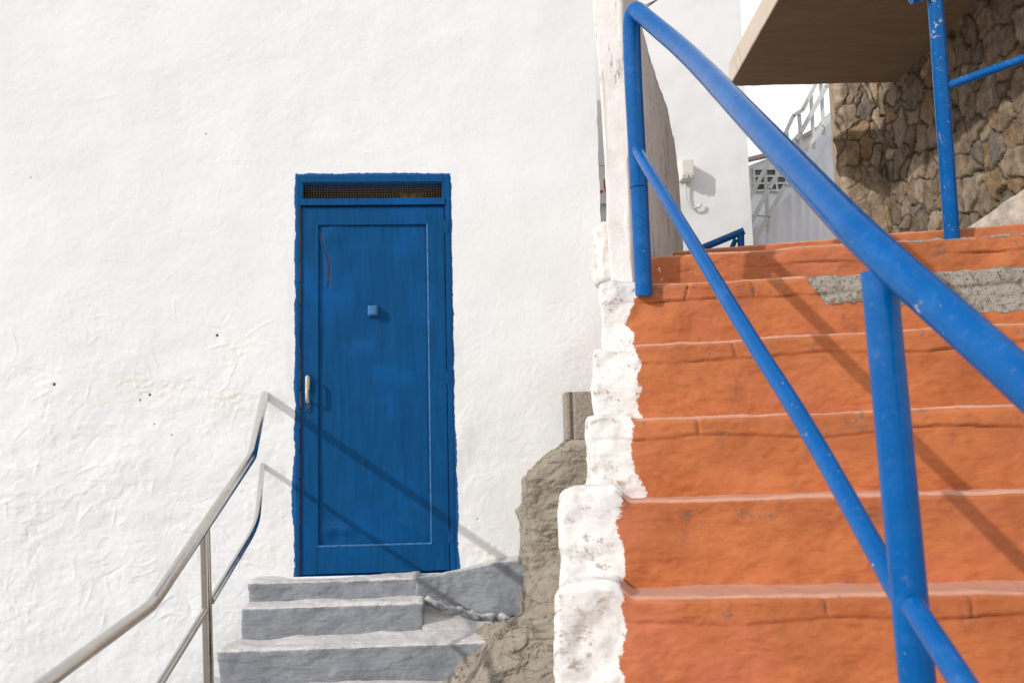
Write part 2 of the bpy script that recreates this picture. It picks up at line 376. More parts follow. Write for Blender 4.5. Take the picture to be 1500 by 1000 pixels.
# damaged, creamier patches of render in a broken band, and small drill holes
for px, py, rx, rz, am in ((330, 585, .16, .05, 1), (240, 570, .2, .06, .9), (190, 560, .15, .05, .7), (345, 510, .1, .09, .8), (150, 590, .2, .04, .5), (340, 235, .09, .02, .8), (775, 560, .1, .2, .35), (840, 500, .1, .35, .35), (60, 545, .15, .04, .5), (400, 812, .12, .05, .5), (715, 812, .14, .06, .9), (850, 330, .05, .3, .3)):
    c = onY(px, py, YW); g = np.exp(-(((X-c.x)/rx)**2+((Z-c.z)/rz)**2)); n_ = fbm(np.stack([X.ravel(), Z.ravel(), 0*X.ravel()+4], 1)[:: 1], (34, 40, 1), 3, int(px)).reshape(X.shape) if False else 0
    cream = np.maximum(cream, g*am)
nz_ = fbm(p3, (30, 38, 1), 4, 55, .65).reshape(X.shape)
H += cream*nz_*.0055; cream = np.clip(cream*(.35+1.5*np.clip(nz_+.25, 0, 1)), 0, 1)
for px, py, r_ in ((80, 563, .011), (219, 578, .009), (205, 586, .007), (318, 491, .010), (226, 621, .006), (252, 637, .006), (302, 196, .006), (45, 260, .005), (700, 760, .005)):
    c = onY(px, py, YW); d = np.hypot((X-c.x), (Z-c.z)*.8); pit = np.maximum(pit, np.clip(1.2-d/r_, 0, 1)); H -= .008*np.clip(1-d/r_, 0, 1)
# door opening pushed back, everything within it is hidden by frame and leaf
tiltL = lambda z: 0
inside = (X > DL-.008) & (X < DR+.012) & (Z > DB-.004) & (Z < FT-.045)
edge_f = sst(0, .05, np.maximum(np.maximum(FL-X, X-FR), np.maximum(Z-FT, 0)))
H = H*(.25+.75*edge_f)
Yv = YW-H; Yv[inside] = YW+.16
bulge = .012*np.exp(-((Z-(DB+.42))/.16)**2)
pw = np.minimum(np.minimum(X-(FL-bulge*1.1+.002), (FR+.006+.010*sst(FT-1.2, DB+.3, Z))-X), (FT+.008)-Z)
pw = np.where(Z < DB-.012, -1, pw)
V = np.stack([X.ravel(), Yv.ravel(), Z.ravel()], 1)
# ragged right end of the wall
mask = X.ravel() > x1-.012; V[mask, 0] += fbm(p3[mask]*np.array([0, 1, 1]), (1, 6, 1), 4, 8)*.010
Q = grid_quads(len(xs), len(zs))
keep = ~inside.ravel()[Q].all(1)
mesh_np('wall', V, Q[keep], M['wall'], house, dict(cream=cream.ravel(), pit=pit.ravel(), paint=pw.ravel()))
b = MB(); b.box((x0, YW+.22, -.1), (x1-.012, YW+1.1, zt-.03)); b.box((x0-.1, YW+.03, zt-.02), (x1-.02, YW+1.15, zt+.1))
b.box((x1-.06, YW+.03, -.1), (x1-.013, YW+.2195, zt-.031))
b.build('rear_wall', M['far'], house)

# door frame, flush with the plaster
fr = MB(); yf = YW-.006
fr.box((FL+.012, yf, DB), (DL-.004, YW+.07, FT-.004))                 # left jamb
fr.box((DR+.004, yf, DB-.003), (FR-.004, YW+.07, FT-.006))            # right jamb
TM1, TM0 = onY(545, 267, YW).z, onY(545, 291, YW).z
fr.box((DL-.0035, yf-.001, TM1), (DR+.0035, YW+.07, FT-.005))         # head
fr.box((DL-.0035, yf-.008, DT+.006), (DR+.0035, YW+.07, TM0))         # transom bar
fr.box((DL-.0035, yf+.0005, TM0+.0005), (onY(443.5, 280, YW).x, YW+.07, TM1-.0005)); fr.box((onY(647.5, 280, YW).x, yf+.0005, TM0+.0005), (DR+.0035, YW+.07, TM1-.0005))
frame = fr.build('door_frame', M['door'], house, bevel=.0022)
wm = MB(); xa, xb_ = onY(442, 280, YW).x, onY(649, 280, YW).x
for k in range(54):
    x = xa+(xb_-xa)*(k+.5)/54+random.uniform(-.001, .001); wm.tube([(x, YW+.022, TM0-.003), (x+random.uniform(-.002, .002), YW+.022, TM1+.003)], .0011, 5)
for k in range(7):
    z = TM0+(TM1-TM0)*(k+.5)/7; wm.tube([(xa, YW+.0235, z), (xb_, YW+.0235, z+.001)], .0011, 5)
wm.build('wire_mesh', M['wire'], frame)
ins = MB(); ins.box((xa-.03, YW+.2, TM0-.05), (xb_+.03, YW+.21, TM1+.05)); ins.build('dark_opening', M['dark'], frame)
p_, n_, Q_ = block(axis(0, .14, .008, .01), axis(0, .06, .01, .01), axis(0, .06, .008, .01), .012); p_ = p_+n_*(fbm(p_, 22, 4, 5)*.03)[:, None]
mesh_np('rag', p_+np.array([onY(585, 290, YW).x, YW+.06, TM0-.01]), Q_, M['brownpaint'], frame)

# door leaf
sx0, sx1 = onY(465, 560, YW).x, onY(629.5, 560, YW).x; pz1, pz0 = onY(545, 328, YW).z, onY(545, 798, YW).z
yl = YW+.004
lf = MB(); th = .034
lf.box((DL, yl, DB), (sx0, yl+th, DT)); lf.box((sx1, yl+.0004, DB+.004), (DR, yl+th, DT))
lf.box((sx0+.0008, yl+.0012, pz1), (sx1-.0008, yl+th, DT-.001)); lf.box((sx0+.0008, yl+.0010, DB+.002), (sx1-.0008, yl+th, pz0))
leaf = lf.build('door', M['door'], house, bevel=.0018)
gx = np.linspace(sx0-.002, sx1+.002, 110); gz = np.linspace(pz0-.002, pz1+.002, 300); GX, GZ = np.meshgrid(gx, gz, indexing='ij')
u = (GX-sx0)/(sx1-sx0); w = (GZ-pz0)/(pz1-pz0); g3 = np.stack([GX.ravel(), GZ.ravel(), 0*GX.ravel()], 1)
dep = .014 + fbm(g3, (3, 1.5, 1), 3, 4).reshape(GX.shape)*.004
dep -= .013*np.exp(-((u-.20)/.13)**2-((w-.048)/.018)**2) + .017*np.exp(-((u-.97+.4*(w-.02)/.1)/.09)**2-((w-.045)/.035)**2) + .012*np.exp(-((u-.13)/.11)**2-((w-.965)/.035)**2)
dep += .008*np.exp(-((u-.16)/.05)**2-((w-.03)/.02)**2)
# split in the plywood, top left
cu = .035+.075*sst(.99, .80, w)+.018*np.sin(w*30); d_ = (u-cu)*(sx1-sx0); on = sst(.79, .82, w)*sst(.99, .965, w)
split = np.exp(-(d_/.0048)**2)*on; dep += .006*split-.006*sst(.03, 0, np.abs(d_))*(d_ < 0)*on
cu2 = .27; d2 = (u-cu2)*(sx1-sx0); on2 = sst(.055, .045, w); dep += .004*np.exp(-(d2/.002)**2)*on2; split = np.maximum(split*1.0, .0)
dep = np.clip(dep, .002, .03)
mesh_np('panel', np.stack([GX.ravel(), (yl+dep).ravel(), GZ.ravel()], 1), grid_quads(110, 300), M['door'], leaf, dict(split=split.ravel()))
M['bead'] = m_plain('blue_edge_highlight', (.03, .14, .33), .4, .35, 30, spec=.4)  # gloss highlight put into the colour: right and bottom beads, and the knob
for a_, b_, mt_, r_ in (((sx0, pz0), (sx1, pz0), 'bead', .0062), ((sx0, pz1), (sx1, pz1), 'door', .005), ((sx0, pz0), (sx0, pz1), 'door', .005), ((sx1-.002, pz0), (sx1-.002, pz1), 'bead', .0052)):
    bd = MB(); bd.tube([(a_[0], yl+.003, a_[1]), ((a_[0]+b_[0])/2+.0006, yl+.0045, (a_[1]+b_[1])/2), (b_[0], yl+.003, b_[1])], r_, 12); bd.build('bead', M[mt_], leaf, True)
kc = onY(546, 455, YW)
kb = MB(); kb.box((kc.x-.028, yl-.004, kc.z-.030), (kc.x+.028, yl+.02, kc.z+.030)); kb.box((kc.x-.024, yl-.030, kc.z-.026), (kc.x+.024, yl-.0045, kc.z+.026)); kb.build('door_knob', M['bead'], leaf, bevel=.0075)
hc = onY(451, 575, YW)
pl = MB(); pl.box((hc.x-.019, yl-.004, hc.z-.105), (hc.x+.018, yl-.0003, hc.z+.100)); pl.build('lock_plate', M['door'], leaf, bevel=.002)
hd = MB(); hd.tube(fillet([(hc.x, yl-.004, hc.z+.085), (hc.x+.001, yl-.050, hc.z+.080), (hc.x+.001, yl-.052, hc.z-.035), (hc.x-.001, yl-.004, hc.z-.05)], .02), .0085, 12)
hd.tube([(hc.x+.001, yl-.012, hc.z+.082), (hc.x+.001, yl-.014, hc.z+.012)], .011, 10, rs=[.011, .008])
hd.build('handle', M['cream'], leaf, True)
kh = MB(); kh.tube([(hc.x+.001, yl-.008, hc.z-.075), (hc.x+.001, yl-.0035, hc.z-.075)], .010, 14); kh.build('keyhole', M['rust'], leaf, True)
gp = MB(); random.seed(3); zz = DB
while zz < DT-.02:
    h_ = random.uniform(.03, .16); wd = .004 if not (hc.z-.15 < zz < hc.z+.12) else .010
    gp.box((DL-.0035, yf-.0007, zz), (DL-.0035+wd*random.uniform(.35, .9), yl+.01, zz+h_*.93)); zz += h_
gp.build('worn_edge', M['rust'], leaf)
for py in (333, 552, 786):
    c = onY(652.5, py, YW); h = MB(); h.tube([(DR+.002, yl-.008, c.z-.035), (DR+.002, yl-.008, c.z+.035)], .0055, 10); h.box((DR+.003, yl-.0128, c.z-.03), (DR+.022, yl-.0105, c.z+.03)); h.build('hinge', M['door'], leaf, True)
place(house, (0, YW, 0))

# ================================================================== grey steps
grey = thing('grey_steps', 'grey painted concrete steps leading up to the blue door', 'steps')
def step_mesh(xa, xb, ya, yb, zb, zt_, mat, parent, name='step', r=.014, res=.0075, warp=None, seed=0, amp=1.):
    p, n, Q = block(axis(xa, xb, res, r), axis(ya, yb, .012, r), axis(zb, zt_, res, r), r)
    d = fbm(p, (3, 3, 5), 4, seed)*.010*amp + fbm(p, (16, 18, 26), 4, seed+5)*.0042*amp + fbm(p, (60, 60, 80), 2, seed+9)*.0012
    qs = fbm(p, (4, 4, 9), 4, seed+12)
    for lv in (-.3, -.12, .04, .2, .36): d += sst(lv-.008, lv+.008, qs)*.0032*np.clip(gn(p*3, seed+13)*6, -1, 1)*amp
    rim = sst(.03, .0, np.abs(p[:, 2]-zt_)+np.abs(p[:, 1]-ya)); d -= rim*np.clip(fbm(p, (9, 9, 9), 4, seed+3), 0, 1)*.03*amp
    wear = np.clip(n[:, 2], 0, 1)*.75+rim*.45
    p = p+n*d[:, None]
    if warp: p = warp(p)
    return mesh_np(name, p, Q, mat, parent, dict(wear=wear))
zg = [DB-.012]; zs1 = [onY(365, 884, YW-.2).z]
g1y, g2y, g3y = YW-.16, YW-.36, YW-.68
z1 = DB-.010; z2 = onY(460, 885.5, g2y).z; z3 = onY(480, 946, g3y).z
gl = [onY(365, 860, g1y).x, onY(354, 905, g2y).x, onY(319, 965, g3y).x]
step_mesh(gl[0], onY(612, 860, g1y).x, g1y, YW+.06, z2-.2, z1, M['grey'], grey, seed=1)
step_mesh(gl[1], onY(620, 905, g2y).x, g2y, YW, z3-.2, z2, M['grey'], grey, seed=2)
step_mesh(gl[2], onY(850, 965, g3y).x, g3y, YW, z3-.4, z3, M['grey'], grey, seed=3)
zz = z3
for k in range(4):
    y_ = g3y-.30*(k+1); zn = z3-.16*(k+1)
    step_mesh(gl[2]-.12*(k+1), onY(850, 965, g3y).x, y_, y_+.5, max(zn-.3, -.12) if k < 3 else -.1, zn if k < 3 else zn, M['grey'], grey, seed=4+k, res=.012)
# battered block to the right of the top step, its top rising to the right
cb0, cb1 = onY(610, 860, g1y).x, onY(771, 860, g1y).x
zb0, zb1 = onY(613, 846, g1y).z, onY(770, 819, g1y).z; zc0, zc1 = onY(613, 872, g1y).z, onY(765, 905, g1y).z
def wp(p):
    t = (p[:, 0]-cb0)/(cb1-cb0); s_ = p[:, 2]
    top = zb0+(zb1-zb0)*sst(0, 1, t); bot = zc0+(zc1-zc0)*t**.7
    q = p.copy(); q[:, 2] = bot+(top-bot)*s_; q[:, 1] += .03*(1-s_)*-1+.02*np.sin(t*5); return q
p, n, Q = block(axis(cb0, cb1, .0075, .01), axis(YW-.17, YW+.05, .012, .01), axis(0, 1, .03, .01), .012)
p = wp(p); p += n*(fbm(p, (4, 4, 6), 4, 31)*.02+fbm(p, (22, 22, 26), 4, 32)*.006)[:, None]
mesh_np('side_block', p, Q, M['grey'], grey, dict(wear=np.clip(n[:, 2], 0, 1)*.6))
cr1 = onY(800, 930, YW-.4).x; cl0 = onY(617, 905, g2y).x
p, n, Q = block(axis(cl0, cr1, .0075, .01), axis(0, 1, .02, .01), axis(0, 1, .04, .01), .012)
t = np.clip((p[:, 0]-cb0)/(cb1-cb0), 0, 1.3); ya_, yb_ = g3y+.10, YW-.12
bk_z = zc0+(zc1-zc0)*np.clip(t, 0, 1)**.7+.012; f_ = p[:, 1].copy(); top = z3-.030+(bk_z-z3+.03)*f_**1.3
p[:, 1] = ya_+(yb_-ya_)*f_; p[:, 2] = (z3-.1)+(top-z3+.1)*p[:, 2]; p += n*(fbm(p, (5, 5, 6), 4, 36)*.010*sst(0, .3, f_)+ridge(p, (16, 16, 16), 4, 37)*.010*sst(.6, 1, f_)-.004)[:, None]
mesh_np('sloped_landing', p, Q, M['grey'], grey, dict(wear=np.clip(n[:, 2], 0, 1)*.7))
ru = MB(); pts_ = [onY(612, 877, YW-.25)+Vector((0, 0, 0)), onY(650, 888, YW-.26), onY(700, 901, YW-.26), onY(757, 909, YW-.25), onY(790, 912, YW-.25)]
ts_ = np.linspace(0, 1, 90); pa_ = np.array([tuple(q_) for q_ in pts_]); cen = np.stack([np.interp(ts_, np.linspace(0, 1, 5), pa_[:, k]) for k in range(3)], 1)
th_ = np.linspace(0, 2*np.pi, 21)[:-1]; dr_ = np.stack([0*th_, np.cos(th_), np.sin(th_)], 1); W = (cen[:, None, :]+dr_[None]*.012*np.array([1, 1.6, 1])).reshape(-1, 3)
nn_ = np.tile(dr_, (90, 1)); W = W+nn_*(fbm(W, (24, 24, 24), 4, 91)*.040)[:, None]
qi = np.array([(i*20+k, i*20+(k+1) % 20, (i+1)*20+(k+1) % 20, (i+1)*20+k) for i in range(89) for k in range(20)])
mesh_np('rubble_footing', W, qi, M['grey'], grey, dict(wear=np.clip(nn_[:, 2], 0, 1)*.6))
place(grey, (gl[2], g3y, 0))

# ================================================================== orange staircase
stair = thing('staircase', 'orange painted masonry staircase with whitewashed left edge climbing to the right', 'staircase')
ANG = math.radians(6.5)
Uh = (R0*math.cos(ANG)-FH*math.sin(ANG)); Vh = (FH*math.cos(ANG)+R0*math.sin(ANG))
#        nose_y, depth, white outer px, paint edge px, tilt, row the edges are read at
SD = [(1300, 1.80, 790, 900, .0, 1000), (1062, 2.26, 800, 905, .0, 1000),
      (874, 2.50, 813, 912, .007, 930), (731, 2.75, 822, 908, .005, 790), (613, 2.98, 861, 922, .011, 660), (504, 3.22, 868, 932, .022, 550), (416, 3.46, 878, 932, .0076, 450), (376, 3.78, 934, 960, .020, 390)]
STEPN = []
WID = 2.5
def make_step(i, yn, d, xo, xb, tilt, row):
    N = P(940, yn, d)
    so = -.3
    for _ in range(60):      # outer edge of the white paint
        w_ = N+Uh*so; w_.z = N.z-.05; so += (xo-proj(w_)[0])*d/F*.5
    sb = -.3
    for _ in range(60):
        w_ = N+Uh*sb; sb += (xb-proj(w_)[0])*d/F*.5
    rise = .45 if i > 0 else 1.0
    rr = .015
    xs_ = np.concatenate([axis(so, so+.5, .0055, rr)[:-6], np.arange(so+.48, 1.75, .0065), np.linspace(1.76, WID, 20)])
    zs_ = np.concatenate([np.linspace(-rise, -.30, 5)[:-1], axis(-.30, 0, .0050, rr)[6:]])
    ys_ = np.concatenate([axis(0, .30, .010, rr)[:-6], np.linspace(.29, .62, 8)])
    p, n, Q = block(xs_, ys_, zs_, rr)
    X_, Y_, Z_ = p.T
    sd = 40+i*7
    wt = sst(sb+.03, sb-.02, X_)                        # 1 in the whitewashed end
    dsp = fbm(p, (2.6, 3, 4), 4, sd)*.011 + fbm(p, (11, 14, 16), 4, sd+1)*.0036 + fbm(p, (46, 50, 60), 3, sd+2)*.0014
    dsp += wt*((fbm(p, (4, 4, 4.5), 3, sd+4)*.016+fbm(p, (15, 15, 19), 4, sd+6)*.0058))
    qs = fbm(p, (3.2, 3.2, 7), 4, sd+12)
    for lv in (-.3, -.12, .04, .2, .36): dsp += sst(lv-.007, lv+.007, qs)*.0020*np.clip(1-n[:, 2], .2, 1)*np.clip(gn(p*3, sd+13)*6, -1, 1)
    # nosing: a lip of render stands proud of the riser below it
    lipz = -.062+.026*gn(np.stack([X_*3, 0*X_+i, 0*X_], 1), 5)+.004*gn(np.stack([X_*17, 0*X_+i, 0*X_], 1), 6)
    front = np.clip(-n[:, 1], 0, 1)
    on = sst(-.35, .25, gn(np.stack([X_*2.3, 0*X_+i*3.1, 0*X_], 1), 7)+(.12 if i in (2, 4, 5, 6) else (-.5 if i == 3 else 0)))*(1-.75*wt)
    dsp += front*on*.0052*sst(-.0035, .0035, Z_-lipz)
    groove = front*on*np.exp(-((Z_-lipz+.001)/.0036)**2)*sst(-.1, .3, gn(np.stack([X_*7, 0*X_+i, 0*X_], 1), 8)+.12)
    for cx in {2: (.44, .77), 4: (.16,), 5: (.29,), 6: (.14, .37), 7: (.9,)}.get(i, ()):   # short slanting cracks through the lip
        sl = RS.uniform(-.35, .35)
        g_ = front*np.exp(-((X_-cx-sl*(Z_-lipz))/.0048)**2)*sst(-.006, .004, Z_-lipz)*sst(0, -.012, Z_); groove = np.maximum(groove, g_*.9*(wt < .5))
    dsp -= groove*.007
    # noses rounded unevenly
    nose = np.clip(n[:, 2], 0, 1)*np.clip(-n[:, 1], 0, 1)*2
    dsp -= nose*(.004+.010*np.clip(fbm(p, (5, 5, 5), 3, sd+8), 0, 1))
    wear = np.clip((n[:, 2]-.12)*1.5, 0, 1)
    white = (sb-X_)+.012*gn(np.stack([Z_*9, 0*X_+i, 0*X_], 1), 77)+(.02*sst(-.12, -.2, Z_) if i in (4,) else 0)
    if i == 6: white = white+.035*sst(-.03, -.12, Z_)*sst(-.17, -.13, Z_)*-1
    if i == 7: white = np.minimum(white, -.02)
    bare = np.full(len(p), -1.)
    if i == 6:                                          # paint lost from the upper nosing
        bare = np.minimum(X_-.54-.8*np.clip(-Z_-.02, 0, 1), np.minimum(Z_+.110+.055*sst(.75, 1.1, X_)-.015*np.abs(np.sin(X_*7)), .05))
    if i == 7:
        bare = np.minimum(np.minimum(X_-.95, 1.65-X_), Z_+.010)
    if i == 5:
        bare = np.minimum(np.minimum(X_-.98, 1.9-X_), Z_+.012)-.02
    dsp -= sst(-.005, .01, bare)*(.004+.012*np.clip(fbm(p, (22, 22, 26), 4, 501), -.2, 1))
    p = p+n*dsp[:, None]
    # whitewashed end swells above the tread
    if i in (2, 3, 4, 6):
        up_ = {2: .034, 3: .036, 4: .016, 6: .012}[i]
        p[:, 2] += up_*sst(-.12, 0, Z_)*wt*(1-.35*sst(so+.05, so, X_))*sst(.34, .2, Y_)
    p[:, 2] += tilt*X_
    o3 = np.array(N); W = o3+p[:, 0:1]*np.array(Uh)+p[:, 1:2]*np.array(Vh)+p[:, 2:3]*np.array((0, 0, 1.))
    mesh_np('step', W, Q, M['stair'], stair, dict(white=white, wear=wear, bare=bare, groove=groove, lip=front*sst(-.09, -.04, Z_)))
    STEPN.append((N, so))
for i, s_ in enumerate(SD): make_step(i, *s_)
# last step at the top, next to the terrace
def top_step(i, A, B, dep, h):
    A, B = Vector(A), Vector(B); L = (B-A).length; uu = (B-A)/L; vv = Vector((-uu.y, uu.x, 0)).normalized()
    p, n, Q = block(axis(0, L, .008, .012), axis(0, dep, .03, .012), axis(-h, 0, .008, .012), .012); Z0 = p[:, 2].copy()
    bare = np.full(len(p), -1.); p = p+n*(fbm(p, (3, 3, 5), 4, 90+i)*.010+fbm(p, (18, 18, 22), 4, 91+i)*.004)[:, None]
    W = np.array(A)+p[:, 0:1]*np.array(uu)+p[:, 1:2]*np.array(vv)+p[:, 2:3]*np.array((0, 0, 1.))
    mesh_np('step', W, Q, M['stair'], stair, dict(white=0*bare-1, wear=np.clip(n[:, 2]*1.2, 0, 1), bare=bare, groove=0*bare, lip=0*bare))
A_ = P(985, 368, 4.12); top_step(0, A_, A_+(P(1500, 326, 3.84)-A_)*1.5, .7, .35)
place(stair, (STEPN[0][0].x, STEPN[0][0].y, 0))

# ================================================================== rock beside the stairs
def rock_blob(pxl, d, depth_m, zbot, seed, amp, res=.009, lean=0., back=.1):
    """rock slab whose ridge line passes the given points at distance d"""
    pts = [P(a, b_, d+c_) for a, b_, c_ in pxl]; xa_, xb2 = pts[0].x, pts[-1].x
    Lx = xb2-xa_; ycen = sum(q_.y for q_ in pts)/len(pts)
    hmax = max(q_.z for q_ in pts)-zbot
    p, n, Q = block(axis(0, Lx, res, .03), axis(0, depth_m, res*1.6, .03), axis(0, hmax, res, .03), .03)
    tz = np.interp(xa_+p[:, 0], [q_.x for q_ in pts], [q_.z for q_ in pts])
    ty = np.interp(xa_+p[:, 0], [q_.x for q_ in pts], [q_.y for q_ in pts])
    f = p[:, 2]/hmax; W = p.copy(); W[:, 0] += xa_+lean*(1-f); W[:, 2] = zbot+f*(tz-zbot); W[:, 1] = ty-.02+p[:, 1]-back*(1-f)
    wq = W+fbm(W, 3, 3, seed+3)[:, None]*.10
    a_ = fbm(wq, (3.2, 3.2, 4.6), 3, seed)*6; fl = np.floor(a_); a_ = fl+sst(.62, 1, a_-fl)
    b2_ = fbm(wq+3, (8, 9, 15), 3, seed+2)*5; fl = np.floor(b2_); b2_ = fl+sst(.6, 1, b2_-fl)
    dsp = a_*.018*amp+b2_*.0050+ridge(W, (6, 7, 12), 4, seed+7)*.008+fbm(W, (38, 38, 60), 3, seed+9)*.004+.01
    W += n*dsp[:, None]
    return W, Q
parts = [rock_blob([(772, 712, .05), (776, 700, 0), (800, 676, 0), (838, 650, 0), (900, 640, 0)], 5.12, .42, z3-.3, 3, .35),
         rock_blob([(772, 900, .05), (778, 866, 0), (804, 840, -.05), (835, 826, -.1), (900, 826, -.1)], 4.75, .6, z3-.4, 13, .5, back=.3),
         rock_blob([(650, 1022, .0), (688, 982, 0), (728, 950, 0), (768, 930, 0), (808, 914, 0), (880, 892, 0)], 4.35, .7, -.15, 23, .7, lean=-.12, back=.75)]
Vs, Qs, b0 = [], [], 0
for W, Q in parts: Vs.append(W); Qs.append(Q+b0); b0 += len(W)
rk = mesh_np('rock_outcrop', np.concatenate(Vs), np.concatenate(Qs), M['rock'])
tag(rk, 'rough grey-brown bedrock wedged between grey steps and white stair edge', 'rock'); recentre(rk, (1.0 if False else P(720, 1000, 4.3).x, P(720, 1000, 4.3).y, 0))
# brown block standing on it
bc = P(830, 644, 5.22); p, n, Q = block(axis(0, .24, .006, .004), axis(0, .14, .008, .004), axis(0, P(830, 573, 5.22).z-bc.z, .006, .004), .006)
gr_ = sst(.022, .030, p[:, 0])*sst(.044, .036, p[:, 0])*np.clip(-n[:, 1], 0, 1); p[:, 1] += gr_*.018; p += n*(fbm(p, 45, 4, 3)*.004)[:, None]
bl = mesh_np('concrete_block', p, Q, M['blockm']); bl.location = bc
tag(bl, 'small brown grooved concrete block standing on the grey rock', 'block')

# ================================================================== parapet wall behind the blue post
par = thing('parapet_wall', 'weathered whitewashed garden wall with sloping rounded end behind blue post', 'wall')
pn = P(927, 400, 3.62); pf = P(1001, 366, 5.6)
dirp = Vector((pf.x-pn.x, pf.y-pn.y, 0)); Lp = dirp.length; dirp.normalize(); nrm = Vector((-dirp.y, dirp.x, 0)) ; nrm = nrm if nrm.x < 0 else -nrm
prof_t = []
for px, py in ((927, -60), (940, 30), (952, 78), (966, 118), (978, 155), (988, 200), (994, 250), (998, 310), (1001, 366)):
    # distance along the wall where this picture column meets its face
    r = ray(px, py); a = np.array([[r.x, -dirp.x], [r.y, -dirp.y]]); k_, s_ = np.linalg.solve(a, np.array([pn.x-EYE.x, pn.y-EYE.y]))
    prof_t.append((s_, EYE.z+r.z*k_))
prof_t.sort(); zb = .6
ps = np.array([a for a, _ in prof_t]); pz = np.array([b_ for _, b_ in prof_t])
xs_ = axis(0, Lp, .012, .02); th = .105
p, n, Q = block(xs_, axis(0, th, .010, .02), axis(0, 1, .012, .01), .012)
s_ = p[:, 0]; topz = np.interp(s_, ps, pz); W = np.array(pn)*np.array([1, 1, 0])+s_[:, None]*np.array(dirp)+p[:, 1:2]*np.array(nrm); W[:, 2] = zb+(topz-zb)*p[:, 2]
W -= np.array(nrm)*(p[:, 1]/th*np.interp(W[:, 2], [EYE.z+.75, EYE.z+1.65], [.024, .0]))[:, None]
W += n*(fbm(W, (3, 3, 3), 4, 61)*.02+fbm(W, (16, 16, 12), 4, 62)*.008)[:, None]
mesh_np('masonry', W, Q, M['parapet'], par)
p, n, Q = block(axis(0, .11, .008, .02), axis(0, .18, .01, .02), axis(0, .22, .008, .02), .03); lb = P(879, 412, 3.78)
W = p+np.array(lb); W += n*(fbm(W, (9, 9, 9), 4, 66)*.035+fbm(W, (30, 30, 30), 3, 67)*.008)[:, None]
mesh_np('plaster_base', W, Q, M['parapet'], par)
place(par, (pn.x, pn.y, zb))

# ================================================================== blue handrail in front
rail = thing('blue_handrail', 'thick blue pipe handrail running down the orange stairs in the foreground', 'handrail')
RR = .030
far_top = P(929, 22, 3.42); near_j = P(1283, 395, 1.62); end_n = near_j+(near_j-far_top)*.75
bot_far = P(943, 420, 3.44)
t = MB()
hp = [P(922, 12, 3.50), P(938, 22, 3.36)]
line0 = P(1010, 92, 2.98); 
pts = fillet([bot_far+Vector((0, 0, -.02)), P(934, 215, 3.44), P(926, 110, 3.44)+Vector((0, 0, .0)), P(922, 8, 3.44), P(1010, 90, 2.92), P(1283, 385, 1.66), P(1283, 385, 1.66)+(P(1283, 385, 1.66)-P(1010, 90, 2.92))*.9], .16, 10)
ra_, rb_ = P(1010, 80, 2.98), P(1264, 349, 1.66); rc_ = P(1500, 560, 1.36)
top_pts = fillet([P(936, 274, 3.44), P(927, 110, 3.44), P(924, 8, 3.44), P(950, 30, 3.34)], .10, 10)[:-1]+fillet([P(950, 30, 3.34), ra_, ra_+(rb_-ra_)*.5], 1.0, 14)+fillet([rb_+(ra_-rb_)*.1, rb_, rc_], .12, 8)+[rc_+(rc_-rb_)*1.3]
t.tube(top_pts, RR, 28); t.build('top_rail', M['blue'], rail, True)
t = MB(); t.tube([bot_far+Vector((0, 0, -.03)), P(936.5, 275, 3.44)], RR*.98, 28); t.build('post', M['blue'], rail, True)
t = MB(); wj = P(936, 274, 3.44); t.tube([wj+Vector((0, 0, -.004)), wj, wj+Vector((0, 0, .004))], RR*1.06, 28, rs=[RR*1.0, RR*1.07, RR*1.0]); t.build('weld_joint', M['blue'], rail, True)
pt_ = P(1287, 398, 1.632); pb_ = P(1345, 1010, 1.56); pe = pt_+(pb_-pt_)*1.55
t = MB(); t.tube([pt_, pb_, pe], RR*.93, 28); t.build('post', M['blue'], rail, True)
t = MB(); t.tube(fillet([P(934, 222, 3.415), P(1106, 507, 2.28), P(1181, 622, 2.0), P(1326, 884, 1.575)], .3, 8), .0185, 22); t.build('mid_rail', M['blue'], rail, True)
m0 = P(1338, 888, 1.545); m1 = P(1460, 1075, 1.30); t = MB(); t.tube([m0, m1, m1+(m1-m0)*1.5], .0185, 22); t.build('mid_rail', M['blue'], rail, True)
place(rail, (pe.x, pe.y, pe.z))

# second blue railing, upper right
r2 = thing('blue_railing', 'chipped blue post and rails at the top right of the stairs', 'railing')
b2 = P(1395, 352, 3.85); t2 = P(1366, -60, 3.80)
t = MB(); t.tube([b2, P(1382, 170, 3.83), t2], .0285, 26); t.build('post', M['blue2'], r2, True)
t = MB(); t.tube([P(1386, 127, 3.82), P(1506, 84, 3.72), P(1506, 84, 3.72)+(P(1506, 84, 3.72)-P(1386, 127, 3.82))*3], .0165, 20); t.build('mid_rail', M['blue2'], r2, True)
t = MB(); a_ = P(1334, -4, 3.80); c_ = P(1500, -75, 3.7); t.tube([a_, P(1366, -12, 3.80), c_, c_+(c_-P(1366, -12, 3.80))*2], .0265, 24); t.build('top_rail', M['blue2'], r2, True)
place(r2, b2)

# short blue rail beyond the landing
r3 = thing('blue_rail_end', 'short sloping blue rail with post beyond the top orange step', 'railing')
t = MB(); t.tube([P(985, 392, 6.6), P(1032, 362, 6.55), P(1090, 338, 6.5)], .023, 16); t.build('top_rail', M['blue'], r3, True)
t = MB(); t.tube([P(1085, 342, 6.5), P(1087, 420, 6.5)], .022, 16); t.build('post', M['blue'], r3, True)
t = MB(); t.tube([P(1078, 350, 6.5), P(1064, 380, 6.55)], .016, 14); t.build('mid_rail', M['blue'], r3, True)
place(r3, P(1087, 420, 6.5))

